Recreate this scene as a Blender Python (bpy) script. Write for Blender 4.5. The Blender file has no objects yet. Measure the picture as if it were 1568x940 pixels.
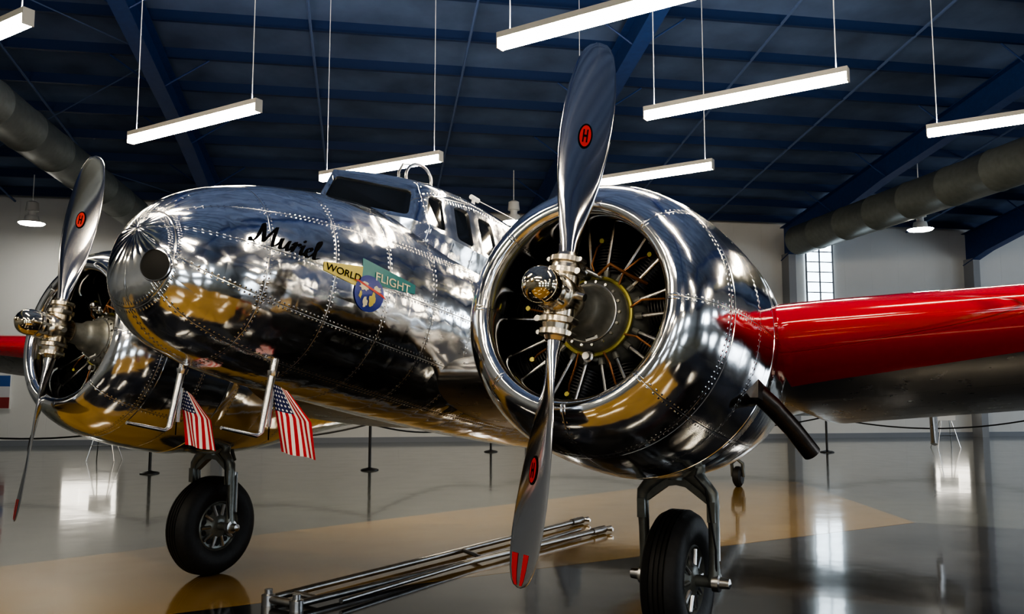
import bpy, math, random
import numpy as np
from mathutils import Matrix, Vector
random.seed(4)
S=bpy.context.scene
COL=S.collection
pi=math.pi
# ------------------------------------------------------------------ materials
def newmat(name):
    m=bpy.data.materials.new(name); m.use_nodes=True
    nt=m.node_tree
    return m,nt,nt.nodes['Principled BSDF']
def pm(name,col,rough=.5,metal=0,coat=0,emit=None,es=0,noise=0,nscale=8,spec=None):
    m,nt,b=newmat(name)
    b.inputs['Base Color'].default_value=(*col,1); b.inputs['Roughness'].default_value=rough
    b.inputs['Metallic'].default_value=metal; b.inputs['Coat Weight'].default_value=coat
    if spec is not None: b.inputs['Specular IOR Level'].default_value=spec
    if emit:
        b.inputs['Emission Color'].default_value=(*emit,1); b.inputs['Emission Strength'].default_value=es
    if noise:
        tc=nt.nodes.new('ShaderNodeTexCoord'); n=nt.nodes.new('ShaderNodeTexNoise'); n.inputs['Scale'].default_value=nscale
        n.inputs['Detail'].default_value=5
        nt.links.new(tc.outputs['Object'],n.inputs['Vector'])
        r=nt.nodes.new('ShaderNodeValToRGB')
        r.color_ramp.elements[0].color=(*[c*(1-noise) for c in col],1); r.color_ramp.elements[1].color=(*[min(1,c*(1+noise)) for c in col],1)
        r.color_ramp.elements[0].position=.3; r.color_ramp.elements[1].position=.7
        nt.links.new(n.outputs['Fac'],r.inputs['Fac']); nt.links.new(r.outputs['Color'],b.inputs['Base Color'])
        bp=nt.nodes.new('ShaderNodeBump'); bp.inputs['Strength'].default_value=.15; bp.inputs['Distance'].default_value=.01
        nt.links.new(n.outputs['Fac'],bp.inputs['Height']); nt.links.new(bp.outputs['Normal'],b.inputs['Normal'])
    return m
class N:
    def __init__(s,nt): s.nt=nt
    def m(s,op,a,b=None,c=None):
        n=s.nt.nodes.new('ShaderNodeMath'); n.operation=op
        for i,v in enumerate((a,b,c)):
            if v is None: continue
            if isinstance(v,(int,float)): n.inputs[i].default_value=v
            else: s.nt.links.new(v,n.inputs[i])
        return n.outputs[0]
def skin(name,col=(.82,.83,.84),rough=.09,yc=0.0,zc=.25,R=.6,px=.43,pa=6,dent=.0145,dscale=3.2,metal=1,riv=1.0,xoff=0.0):
    """riveted polished aluminium skin: panel seams, rivet rows, gently quilted panels"""
    m,nt,b=newmat(name); q=N(nt)
    b.inputs['Metallic'].default_value=metal; b.inputs['Base Color'].default_value=(*col,1)
    tc=nt.nodes.new('ShaderNodeTexCoord'); sp=nt.nodes.new('ShaderNodeSeparateXYZ'); nt.links.new(tc.outputs['Object'],sp.inputs[0])
    x,y,z=sp.outputs
    x=q.m('ADD',x,xoff)
    ay=q.m('SUBTRACT',q.m('ABSOLUTE',y),yc) if yc else y
    phi=q.m('ARCTAN2',q.m('SUBTRACT',z,zc),ay)
    arc=q.m('MULTIPLY',phi,R)
    pw=2*pi*R/ (2*pa)
    def dist(v,p):
        f=q.m('FRACT',q.m('DIVIDE',v,p)); return q.m('MULTIPLY',q.m('SUBTRACT',.5,q.m('ABSOLUTE',q.m('SUBTRACT',f,.5))),p)
    dx=dist(x,px); da=dist(arc,pw)
    def lt(v,w):
        mr=nt.nodes.new('ShaderNodeMapRange'); mr.inputs['From Min'].default_value=0; mr.inputs['From Max'].default_value=w
        mr.inputs['To Min'].default_value=1; mr.inputs['To Max'].default_value=0; nt.links.new(v,mr.inputs['Value']); return mr.outputs[0]
    seam=q.m('MAXIMUM',lt(dx,.0030),lt(da,.0030))
    def riv_(d,along,sp_=.03):
        e=q.m('SUBTRACT',d,.014); g=dist(along,sp_)
        g=q.m('SUBTRACT',sp_*.5,g)
        rr=q.m('SQRT',q.m('ADD',q.m('MULTIPLY',e,e),q.m('MULTIPLY',g,g)))
        return lt(rr,.0068)
    rv=q.m('MAXIMUM',riv_(dx,arc),riv_(da,x))
    h=q.m('SUBTRACT',q.m('MULTIPLY',rv,riv),q.m('MULTIPLY',seam,.5))
    b1=nt.nodes.new('ShaderNodeBump'); b1.inputs['Strength'].default_value=1; b1.inputs['Distance'].default_value=.0022
    nt.links.new(h,b1.inputs['Height'])
    nz=nt.nodes.new('ShaderNodeTexNoise'); nz.inputs['Scale'].default_value=dscale; nz.inputs['Detail'].default_value=2.6; nz.inputs['Roughness'].default_value=.55
    nt.links.new(tc.outputs['Object'],nz.inputs['Vector'])
    pil=q.m('MULTIPLY',q.m('SINE',q.m('MULTIPLY',dx,2*pi/px)),q.m('SINE',q.m('MULTIPLY',da,2*pi/pw)))
    hh=q.m('ADD',nz.outputs['Fac'],q.m('MULTIPLY',pil,.12))
    b2=nt.nodes.new('ShaderNodeBump'); b2.inputs['Strength'].default_value=1; b2.inputs['Distance'].default_value=dent
    nt.links.new(hh,b2.inputs['Height']); nt.links.new(b1.outputs['Normal'],b2.inputs['Normal'])
    nt.links.new(b2.outputs['Normal'],b.inputs['Normal'])
    n2=nt.nodes.new('ShaderNodeTexNoise'); n2.inputs['Scale'].default_value=9; n2.inputs['Detail'].default_value=6
    nt.links.new(tc.outputs['Object'],n2.inputs['Vector'])
    rr=q.m('ADD',q.m('MULTIPLY',n2.outputs['Fac'],.12),rough-.03)
    rr=q.m('ADD',rr,q.m('MULTIPLY',seam,.2)); nt.links.new(rr,b.inputs['Roughness'])
    mx=nt.nodes.new('ShaderNodeMix'); mx.data_type='RGBA'; mx.inputs['A'].default_value=(*col,1); mx.inputs['B'].default_value=(*[c*.2 for c in col],1)
    nt.links.new(q.m('MAXIMUM',q.m('MULTIPLY',seam,.9),q.m('MULTIPLY',rv,.35)),mx.inputs['Factor']); nt.links.new(mx.outputs['Result'],b.inputs['Base Color'])
    return m
M_fus=skin('polished_aluminium_fuselage')
M_cowl=skin('polished_aluminium_cowling',yc=2.06,zc=0,R=.78,px=.36,pa=4,dent=.007,rough=.085,xoff=.02)
M_wing=skin('wing_metal',col=(.34,.33,.32),rough=.26,px=.5,pa=1,R=50,dent=.003)
M_red=skin('wing_red_paint',col=(.60,.004,.010),rough=.12,px=.62,pa=1,R=50,dent=.003,metal=0)
M_red.node_tree.nodes['Principled BSDF'].inputs['Coat Weight'].default_value=1
M_chr=pm('polished_chrome',(.68,.68,.70),.11,1)
M_steel=pm('satin_steel',(.55,.55,.55),.28,1,noise=.15)
M_hub=pm('hub_cast_metal',(.66,.60,.50),.24,1,noise=.1)
M_dk=pm('engine_black',(.018,.018,.02),.4,.5)
M_fin=pm('cylinder_fins',(.05,.05,.053),.4,.6)
M_case=pm('crankcase_grey',(.22,.225,.21),.38,.5,noise=.2,nscale=20)
M_brass=pm('ignition_harness_brass',(.40,.36,.10),.4,.6)
M_cop=pm('copper_lead',(.35,.16,.07),.4,.6)
M_rub=pm('tyre_rubber',(.012,.012,.013),.55,noise=.3,nscale=30)
M_glass=pm('dark_cockpit_glass',(.01,.012,.014),.04,0,.5)
M_blk=pm('matte_black',(.006,.006,.006),.6)
M_exh=pm('exhaust_burnt_steel',(.12,.105,.095),.3,.95,noise=.3,nscale=12)
M_grygear=pm('gear_grey_paint',(.16,.17,.16),.35,.5,noise=.2,nscale=14)
M_white=pm('white_paint',(.8,.8,.78),.4)
M_pitot=pm('pitot_polished',(.8,.8,.8),.2,1)
M_ink=pm('lettering_black',(.002,.002,.004),.7,spec=.1)
M_yel=pm('emblem_yellow',(.62,.52,.12),.3); M_teal=pm('emblem_teal',(.02,.20,.22),.3)
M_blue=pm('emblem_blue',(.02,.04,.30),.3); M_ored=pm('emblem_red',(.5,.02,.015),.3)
M_cream=pm('emblem_cream',(.7,.65,.45),.3)
# ------------------------------------------------------------------ mesh builder
class MB:
    def __init__(s): s.v=[];s.f=[];s.m=[];s.uv=None
    def add(s,vs,fs,mi=0):
        o=len(s.v); s.v+= [tuple(v) for v in vs]; s.f+=[tuple(i+o for i in f) for f in fs]; s.m+=[mi]*len(fs)
    def loft(s,rings,mi=0,closed=True,cap0=False,cap1=False):
        n=len(rings[0]); vs=[p for r in rings for p in r]; fs=[]
        for i in range(len(rings)-1):
            for j in range(n if closed else n-1):
                k=(j+1)%n; fs.append((i*n+j,i*n+k,(i+1)*n+k,(i+1)*n+j))
        if cap0: fs.append(tuple(range(n))[::-1])
        if cap1: fs.append(tuple((len(rings)-1)*n+j for j in range(n)))
        s.add(vs,fs,mi)
    def lathe(s,prof,o,ax,mi=0,n=32,cap0=False,cap1=False):
        ax=Vector(ax).normalized(); u=ax.orthogonal().normalized(); w=ax.cross(u); o=Vector(o)
        s.loft([[o+ax*a+(u*math.cos(t)+w*math.sin(t))*max(r,1e-4) for t in [2*pi*j/n for j in range(n)]] for a,r in prof],mi,True,cap0,cap1)
    def tube(s,p,q,r,r2=None,mi=0,n=14):
        p=Vector(p);q=Vector(q); L=(q-p).length
        if L<1e-6: return
        s.lathe([(0,r),(L,r if r2 is None else r2)],p,q-p,mi,n,True,True)
    def path(s,pts,r,mi=0,n=10,caps=True):
        pts=[Vector(p) for p in pts]; rings=[]; u=None
        for i,p in enumerate(pts):
            d=(pts[min(i+1,len(pts)-1)]-pts[max(i-1,0)]).normalized()
            if u is None: u=d.orthogonal().normalized()
            u=(u-d*u.dot(d)).normalized(); w=d.cross(u)
            rr=r[i] if isinstance(r,(list,tuple)) else r
            rings.append([p+(u*math.cos(t)+w*math.sin(t))*rr for t in [2*pi*j/n for j in range(n)]])
        s.loft(rings,mi,True,caps,caps)
    def box(s,c,size,mi=0,rot=None,bev=0):
        c=Vector(c); hx,hy,hz=[a/2 for a in size]
        vs=[Vector((x*hx,y*hy,z*hz)) for x in(-1,1) for y in(-1,1) for z in(-1,1)]
        if rot is not None: vs=[rot@v for v in vs]
        s.add([c+v for v in vs],[(0,1,3,2),(4,6,7,5),(0,4,5,1),(2,3,7,6),(0,2,6,4),(1,5,7,3)],mi)
    def torus(s,c,ax,R,r,mi=0,n=40,k=10,a0=0,a1=2*pi):
        ax=Vector(ax).normalized(); u=ax.orthogonal().normalized(); w=ax.cross(u); c=Vector(c)
        full=abs(a1-a0-2*pi)<1e-6; rings=[]
        for i in range(n+1):
            t=a0+(a1-a0)*i/n; d=u*math.cos(t)+w*math.sin(t)
            rings.append([c+d*(R+r*math.cos(a))+ax*r*math.sin(a) for a in [2*pi*j/k for j in range(k)]])
        s.loft(rings,mi,True,not full,not full)
    def sphere(s,c,r,mi=0,n=20,sc=(1,1,1)):
        c=Vector(c); rings=[]
        for i in range(n//2+1):
            a=-pi/2+pi*i/(n//2); rings.append([c+Vector((math.cos(a)*math.cos(t)*r*sc[0],math.cos(a)*math.sin(t)*r*sc[1],math.sin(a)*r*sc[2])) for t in [2*pi*j/n for j in range(n)]])
        s.loft(rings,mi)
    def obj(s,name,mats,parent=None,smooth=True,T=None,ang=35,merge=True):
        me=bpy.data.meshes.new(name); vs=s.v
        if T is not None: vs=[tuple(T@Vector(v)) for v in vs]
        me.from_pydata([tuple(v) for v in vs],[],s.f)
        for m in mats: me.materials.append(m)
        for p,i in zip(me.polygons,s.m): p.material_index=i; p.use_smooth=smooth
        import bmesh
        bm=bmesh.new(); bm.from_mesh(me)
        if merge: bmesh.ops.remove_doubles(bm,verts=bm.verts,dist=1e-5)
        bmesh.ops.recalc_face_normals(bm,faces=bm.faces); bm.to_mesh(me); bm.free()
        if smooth: me.set_sharp_from_angle(angle=math.radians(ang))
        o=bpy.data.objects.new(name,me); COL.objects.link(o)
        if parent: o.parent=parent
        return o
def empty(name,M=None):
    o=bpy.data.objects.new(name,None); COL.objects.link(o)
    if M is not None: o.matrix_world=M
    return o
# ------------------------------------------------------------------ frames
A0=Vector((-1.541,5.115,2.026)); psi=math.radians(30.1); th=math.radians(9.7)
F=Vector((-math.sin(psi),-math.cos(psi),0)); P=Vector((math.cos(psi),-math.sin(psi),0)); Zv=Vector((0,0,1))
ex=F*math.cos(th)+Zv*math.sin(th); ez=-F*math.sin(th)+Zv*math.cos(th)
MA=Matrix((( ex.x,P.x,ez.x,A0.x),(ex.y,P.y,ez.y,A0.y),(ex.z,P.z,ez.z,A0.z),(0,0,0,1)))
MH=Matrix(((F.x,P.x,0,A0.x),(F.y,P.y,0,A0.y),(F.z,P.z,1,0),(0,0,0,1)))
TG=MA.inverted()@MH
AP=empty('airplane',MA)
HS=2.06
# ------------------------------------------------------------------ fuselage
ctl=np.array([(.935,.085,.055,.012),(.920,.21,-.05,.14),(.88,.325,-.145,.24),(.80,.445,-.235,.33),(.67,.555,-.315,.41),(.48,.655,-.37,.475),(.2,.765,-.41,.54),(-.2,.875,-.43,.60),(-.7,.96,-.44,.655),(-1.4,1.02,-.45,.70),(-2.4,1.08,-.44,.71),(-4.0,1.0,-.36,.66),(-6.2,.95,-.05,.52),(-8.4,.9,.25,.33),(-10.1,.82,.45,.14),(-10.9,.75,.6,.02)])
def cr(C,k=8):
    out=[]
    n=len(C)
    for i in range(n-1):
        p0=C[max(i-1,0)];p1=C[i];p2=C[i+1];p3=C[min(i+2,n-1)]
        for j in range(k):
            t=j/k
            out.append(.5*((2*p1)+(-p0+p2)*t+(2*p0-5*p1+4*p2-p3)*t*t+(-p0+3*p1-3*p2+p3)*t**3))
    out.append(C[-1]); return np.array(out)
FT=cr(ctl)
o_=np.argsort(FT[:,0]); FX=FT[o_]
def fsec(x): return [float(np.interp(x,FX[:,0],FX[:,i])) for i in (1,2,3)]
def sgnp(v,e): return math.copysign(abs(v)**e,v)
def secpt(x,t,b,hw,ph,e=.94,off=0):
    cz=(t+b)/2;hh=(t-b)/2
    return Vector((x,(hw+off)*sgnp(math.cos(ph),e),cz+(hh+off)*sgnp(math.sin(ph),e)))
mb=MB()
mb.loft([[secpt(r[0],r[1],r[2],r[3],2*pi*j/96) for j in range(96)] for r in FT],0,True,True,True)
mb.obj('fuselage',[M_fus],AP,ang=60)
def fus_at(x,z,off=.004):
    t,b,hw=fsec(x); cz=(t+b)/2;hh=(t-b)/2
    s=max(-1,min(1,(z-cz)/hh)); ph=math.asin(math.copysign(abs(s)**(1/.94),s))
    return secpt(x,t,b,hw,ph,.94,off)
# ---- cab
B=[(-.33,0,.88),(-.74,.50,.84),(-.80,.54,.83),(-1.03,.61,.80),(-1.09,.625,.79),(-1.33,.655,.78),(-1.38,.66,.78),(-1.64,.68,.77),(-2.6,.70,.75),(-4.2,.60,.70),(-6.2,.38,.62)]
Tt=[(-.44,0,1.14),(-.85,.42,1.12),(-.91,.45,1.12),(-1.07,.50,1.12),(-1.13,.51,1.12),(-1.35,.54,1.13),(-1.40,.545,1.13),(-1.64,.56,1.13),(-2.6,.58,1.13),(-4.2,.46,1.05),(-6.2,.25,.88)]
Cc=[(-.46,0,1.155),(-.62,0,1.215),(-.70,0,1.24),(-.92,0,1.285),(-1.0,0,1.295),(-1.25,0,1.325),(-1.36,0,1.335),(-1.6,0,1.35),(-2.6,0,1.37),(-4.2,0,1.22),(-6.2,0,.94)]
def side_pts(i,sg):
    b=Vector(B[i]);t=Vector(Tt[i]);c=Vector(Cc[i])
    low=b+Vector((.0,-.06,-.22)) if i else b+Vector((-.05,0,-.2))
    pts=[low,b,t]
    for k in (.12,.3,.5,.75,1):
        a=k*pi/2; p=Vector((t.x+(c.x-t.x)*(1-math.cos(a)),t.y+(c.y-t.y)*(1-math.cos(a)),t.z+(c.z-t.z)*math.sin(a)))
        pts.append(p)
    return [Vector((p.x,p.y*sg,p.z)) for p in pts]
cab=MB(); glass=MB()
for sg in (1,-1):
    cols=[side_pts(i,sg) for i in range(len(B))]
    for i in range(len(B)-1):
        for j in range(len(cols[0])-1):
            q=[cols[i][j],cols[i+1][j],cols[i+1][j+1],cols[i][j+1]]
            if j==1 and i in (0,2,4,6):
                c=sum(q,Vector())/4; 
                w={0:.035,2:.03,4:.03,6:.03}[i]
                inn=[]
                for k in range(4):
                    a=q[k]; e1=(q[(k+1)%4]-a).normalized(); e0=(q[(k-1)%4]-a).normalized()
                    corner=a+e1*w+e0*w
                    inn.append((corner+e0*.03,corner+(e0+e1)*.009,corner+e1*.03))
                nrm=(q[1]-q[0]).cross(q[3]-q[0]).normalized()
                if nrm.dot(c-Vector((-1.3,0,1)))<0: nrm=-nrm
                for k in range(4):
                    A=inn[k];Bq=inn[(k+1)%4]
                    cab.add([q[k],A[0],A[1],A[2]],[(0,1,2,3)])
                    cab.add([q[k],A[2],Bq[0],q[(k+1)%4]],[(0,1,2,3)])
                ring=[p for A in inn for p in A]
                gl=[p-nrm*.014 for p in ring]; K=len(ring)
                for k in range(K): cab.add([ring[k],ring[(k+1)%K],gl[(k+1)%K],gl[k]],[(0,1,2,3)],1)
                glass.add(gl,[tuple(range(K))])
            else: cab.add(q,[(0,1,2,3)])
cab.obj('cockpit_cabin_roof',[M_fus,M_steel],AP,ang=28)
glass.obj('cockpit_windows',[M_glass],AP,smooth=False)
cw=MB()
for x0 in (-2.3,-3.0,-3.7):
    for sg in (1,-1):
        ring=[]
        for k in range(24):
            a=2*pi*k/24; p=fus_at(x0+.2*sgnp(math.cos(a),.5),.62+.14*sgnp(math.sin(a),.5),.006); ring.append(Vector((p.x,p.y*sg,p.z)))
        cw.add(ring,[tuple(range(24))])
cw.obj('cabin_windows',[M_glass],AP,smooth=False)
# nose light hole
def fus_x(y,z):
    lo,hi=.2,.935
    for _ in range(40):
        mid=(lo+hi)/2; t,b,hw=fsec(mid); v=(abs(y)/hw)**(2/.94)+(abs(z-(t+b)/2)/((t-b)/2))**(2/.94)
        if v<1: lo=mid
        else: hi=mid
    return lo
def nose_pt(y,z): return Vector((fus_x(y,z),y,z))
hy,hz=.185,.035
hc=nose_pt(hy,hz); e1=(nose_pt(hy+.02,hz)-nose_pt(hy-.02,hz)).normalized(); e2=(nose_pt(hy,hz+.02)-nose_pt(hy,hz-.02)).normalized(); hn=e1.cross(e2); 
if hn.x<0: hn=-hn
def onhole(r,a,off):
    p=hc+e1*(r*math.cos(a))+e2*(r*math.sin(a)); return nose_pt(p.y,p.z)+hn*off
nh=MB(); K=40
nh.add([hc+hn*.004]+[onhole(.080*f,2*pi*k/K,.004) for f in (.5,1) for k in range(K)],[(0,1+k,1+(k+1)%K) for k in range(K)]+[(1+k,1+K+k,1+K+(k+1)%K,1+(k+1)%K) for k in range(K)],1)
nh.loft([[onhole(rr,2*pi*k/K,of) for k in range(K)] for rr,of in ((.078,.004),(.080,.009),(.085,.009),(.088,.003),(.090,-.004))],0)
nh.obj('nose_light_opening',[M_chr,M_blk],AP)
# antennas
an=MB()
an.torus((-1.38,.0,1.46),(.35,1,0),.12,.012,0,36,8)
an.tube((-1.38,.0,1.30),(-1.38,.0,1.36),.025)
an.path([(-1.15,.0,1.29),(-1.13,.0,1.42),(-1.17,0,1.50),(-1.24,0,1.53)],.010)
an.tube((-1.95,.15,1.32),(-1.95,.15,1.50),.018,.014,1); an.tube((-1.91,.15,1.50),(-2.02,.15,1.505),.02,.02,1)
an.tube((-1.95,.15,1.5),(-10.3,.9,1.8),.003,.003,0,6)
an.obj('antennas',[M_steel,M_white],AP)
# ------------------------------------------------------------------ decals
def text_on(name,body,x0,z0,size,shear,mat,off=.005,slope=0,xs=1,bold=.008):
    cu=bpy.data.curves.new(name,'FONT'); cu.body=body; cu.size=size; cu.shear=shear; cu.offset=size*bold
    ob=bpy.data.objects.new(name,cu); COL.objects.link(ob); bpy.context.view_layer.update()
    me=bpy.data.meshes.new_from_object(ob.evaluated_get(bpy.context.evaluated_depsgraph_get()))
    COL.objects.unlink(ob); bpy.data.objects.remove(ob)
    for v in me.vertices:
        X=x0-v.co.x*xs; Z=z0+v.co.y+slope*v.co.x
        v.co=fus_at(X,Z,off)
    me.materials.clear(); me.materials.append(mat)
    o=bpy.data.objects.new(name,me); COL.objects.link(o); o.parent=AP
# brush-script name painted with a broad nib
strokes=[[(-.12,.12),(-.06,0),(.04,.0),(.12,.25),(.20,.98)],[(.17,1.0),(.24,.9),(.38,.06)],[(.38,.06),(.55,.6),(.70,1.0)],[(.70,1.0),(.70,.45),(.73,.05),(.80,0),(.90,.12),(.98,.38)],
 [(.94,.40),(1.02,.50),(1.01,.2),(1.04,.02),(1.12,0),(1.22,.14),(1.30,.48)],[(1.31,.50),(1.29,.2),(1.33,.0),(1.42,.06),(1.48,.30)],
 [(1.46,.36),(1.56,.54),(1.55,.2),(1.53,.0)],[(1.54,.18),(1.62,.42),(1.70,.50),(1.77,.42)],
 [(1.80,.34),(1.90,.50),(1.88,.2),(1.91,.0),(1.98,.02),(2.06,.2)],
 [(2.06,.2),(2.20,.28),(2.27,.42),(2.20,.51),(2.10,.40),(2.08,.15),(2.16,0),(2.26,.02),(2.38,.22)],
 [(2.38,.2),(2.50,.55),(2.57,.88),(2.53,1.02),(2.46,.9),(2.45,.4),(2.48,.06),(2.55,0),(2.68,.12)]]
nm=MB(); nib=(math.cos(math.radians(32))*.052,math.sin(math.radians(32))*.052)
def npos(px,py): 
    px=px+.28*py
    return fus_at(.535-px*.150,.268+py*.118,.005)
for st in strokes:
    Cp=cr(np.array(st,float),8); vs=[]
    for i,p in enumerate(Cp):
        d=Cp[min(i+1,len(Cp)-1)]-Cp[max(i-1,0)]; L=math.hypot(*d) or 1; nx,ny=-d[1]/L*.013,d[0]/L*.013
        if nx*nib[0]+ny*nib[1]<0: nx,ny=-nx,-ny
        ox,oy=nib[0]+nx,nib[1]+ny
        vs+=[npos(p[0]+ox,p[1]+oy),npos(p[0]-ox,p[1]-oy)]
    nm.add(vs,[(2*i,2*i+1,2*i+3,2*i+2) for i in range(len(Cp)-1)])
nm.add([npos(1.90+.055*math.cos(a),.74+.06*math.sin(a)) for a in [2*pi*k/12 for k in range(12)]],[tuple(range(12))])
nm.obj('name_lettering',[M_ink],AP,smooth=False,merge=False)
em=MB()
def strip(x0,x1,zf0,zf1,mi,n=10):
    for i in range(n):
        a=x0+(x1-x0)*i/n;b=x0+(x1-x0)*(i+1)/n
        ta,tb=i/n,(i+1)/n
        em.add([fus_at(a,zf0(ta)),fus_at(b,zf0(tb)),fus_at(b,zf1(tb)),fus_at(a,zf1(ta))],[(0,1,2,3)],mi)
strip(.09,-.20,lambda t:.225-.03*t,lambda t:.275+.055*t,0)
strip(-.20,-.66,lambda t:.235+.045*t,lambda t:.385-.045*t,1)
gx,gz=-.27,.18
em.add([fus_at(gx,gz,.006)]+[fus_at(gx+.12*math.cos(a),gz+.11*math.sin(a),.006) for a in [2*pi*k/32 for k in range(32)]],[(0,k+1,(k+1)%32+1) for k in range(32)],2)
def blob(cx,cz,rx,rz,mi,s):
    rnd=random.Random(s); r=[1+.6*(rnd.random()-.5) for _ in range(18)]
    em.add([fus_at(cx,cz,.0085)]+[fus_at(cx+rx*r[k]*math.cos(2*pi*k/18),cz+rz*r[k]*math.sin(2*pi*k/18),.0085) for k in range(18)],[(0,k+1,(k+1)%18+1) for k in range(18)],mi)
blob(gx+.05,gz+.035,.035,.028,4,1);blob(gx-.03,gz-.03,.024,.04,0,2);blob(gx-.055,gz+.04,.03,.02,4,3);blob(gx+.025,gz-.06,.018,.03,4,5);blob(gx+.07,gz-.02,.012,.025,0,7)
em.add([fus_at(gx+a,gz+b,.010) for a,b in ((.14,.05),(.10,.060),(-.10,.02),(-.14,-.005),(-.10,.004),(.10,.048))],[(0,1,2,3,4,5)],3)
em.obj('nose_emblem',[M_yel,M_teal,M_blue,M_ored,M_cream],AP,smooth=False,merge=False)
text_on('emblem_lettering','WORLD',.08,.232,.06,.1,M_ink,.007,.0,1.2)
text_on('emblem_lettering_2','FLIGHT',-.30,.275,.075,.0,M_cream,.007,-.02,1.25)
# ------------------------------------------------------------------ wings
def airfoil(n=26):
    up=[];lo=[]
    for i in range(n+1):
        c=.5*(1-math.cos(pi*i/n)); y=5*(.2969*math.sqrt(c)-.126*c-.3516*c*c+.2843*c**3-.1036*c**4)
        up.append((c,y)); lo.append((c,-y*.85))
    return up,lo
UP,LO=airfoil(40)
def wingsec(y):
    xle=-1.13-.11*max(0,y-3) if y<7.6 else -1.13-.506-(y-7.6)**1.6*1.1
    ch=3.1-(y-.5)*.235 if y<7.6 else (3.1-7.1*.235)-(y-7.6)**1.6*1.5
    th_=.54-max(0,y-2.8)*.05
    if y<2.6: th_=.46+.08*max(0,(y-2.2)/.4)
    if y>7.6: th_*=max(.1,1-(y-7.6))
    zle=.10+max(0,y-2.8)*.075-(.24*min(1,(2.75-y)/1.1) if y<2.75 else 0)
    return xle,max(ch,.15),th_,zle
ys=[.3,1,1.4,1.8,2.2,2.6,2.75,2.8]+[2.9+.15*i for i in range(13)]+[5.2,5.6,6,6.6,7.2,7.6,7.9,8.15,8.35,8.42]
wg=MB()
for sg in (1,-1):
    rings=[]
    for y in ys:
        x0,ch,t_,z0=wingsec(y)
        dz=.19 if y>=2.75 else .03
        cut=max(.05,.19-(y-2.9)*.07)
        lo=[list(p) for p in LO]
        jb=min(range(len(lo)),key=lambda j:abs(lo[j][0]-.13))
        def lowy(c): return -.85*5*(.2969*math.sqrt(c)-.126*c-.3516*c*c+.2843*c**3-.1036*c**4)
        cs=[p[0] for p in lo]; 
        cs2=[c*cut/cs[jb] if j<=jb else cut+(c-cs[jb])*(1-cut)/(1-cs[jb]) for j,c in enumerate(cs)]
        lo=[(c,lowy(max(0,min(1,c)))) for c in cs2]
        pts=[(x0-c*ch,sg*y,z0-dz*c+a*t_*1.0) for c,a in UP]+[(x0-c*ch,sg*y,z0-dz*c+a*t_) for c,a in lo[-2:0:-1]]
        rings.append([Vector(p) for p in pts])
    n=len(rings[0]); nu=len(UP)
    jb=min(range(len(LO)),key=lambda j:abs(LO[j][0]-.13))
    for i in range(len(rings)-1):
        for j in range(n):
            k=(j+1)%n
            lower = j>=nu-1
            idx=n-j
            red = ((not lower) or idx<=jb) and ys[i]>=2.8
            wg.add([rings[i][j],rings[i][k],rings[i+1][k],rings[i+1][j]],[(0,1,2,3)],0 if red else 1)
    wg.add(rings[-1],[tuple(range(n))],0)
wg.obj('wings',[M_red,M_wing],AP,ang=50)
# tail
tl=MB()
def slab(root,tip,cr_,ct,th_,mi,axis):
    rings=[]
    for p,c in ((root,cr_),(root.lerp(tip,.5),(cr_+ct)*.5*1.04),(root.lerp(tip,.92),ct),(tip,ct*.6)):
        rings.append([p+Vector((-a*c,0,0))+axis*(b*th_) for a,b in UP]+[p+Vector((-a*c,0,0))+axis*(b*th_) for a,b in LO[-2:0:-1]])
    tl.loft(rings,mi,True,True,True)
for sg in (1,-1):
    slab(Vector((-9.5,0,1.0)),Vector((-9.7,sg*3.3,1.0)),1.4,1.0,.16,1,Vector((0,0,1)))
    slab(Vector((-9.6,sg*3.0,1.0)),Vector((-9.9,sg*3.0,.5)),1.25,.6,.1,1,Vector((0,1,0)))
    slab(Vector((-9.6,sg*3.0,1.0)),Vector((-10.0,sg*3.0,1.9)),1.25,.6,.1,1,Vector((0,1,0)))
tl.obj('tail_surfaces',[M_red,M_wing],AP,ang=50)
# ------------------------------------------------------------------ engines
nprof=np.array([(-1.08,.775,-.775,.775),(-1.3,.775,-.76,.77),(-1.6,.72,-.73,.73),(-2.0,.56,-.64,.64),(-2.5,.40,-.48,.50),(-3.1,.27,-.30,.33),(-3.7,.08,-.14,.12),(-4.0,-.02,-.05,.01)])
cowlprof=[(-.34,.50),(-.20,.482),(-.14,.480),(-.115,.488),(-.098,.505),(-.092,.53),(-.10,.56),(-.125,.595),(-.17,.635),(-.23,.672),(-.31,.706),(-.40,.732),(-.415,.7345),(-.417,.728),(-.421,.728),(-.423,.7365),(-.55,.758),(-.70,.773),(-.85,.782),(-.99,.786),(-.994,.778),(-1.0,.778),(-1.004,.786),(-1.10,.785),(-1.115,.775),(-1.115,.74)]
brad=[.13,.2,.28,.38,.5,.62,.75,.88,1.0,1.12,1.22,1.29,1.335,1.358,1.37]
bch=[.085,.09,.105,.145,.19,.225,.25,.262,.26,.245,.215,.18,.135,.09,.02]
bth=[.085,.082,.07,.052,.04,.033,.028,.024,.02,.017,.014,.011,.008,.006,.003]
bbt=[50,50,49,46,41,37,33,30,27,25,23,22,21,21,21]
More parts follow.
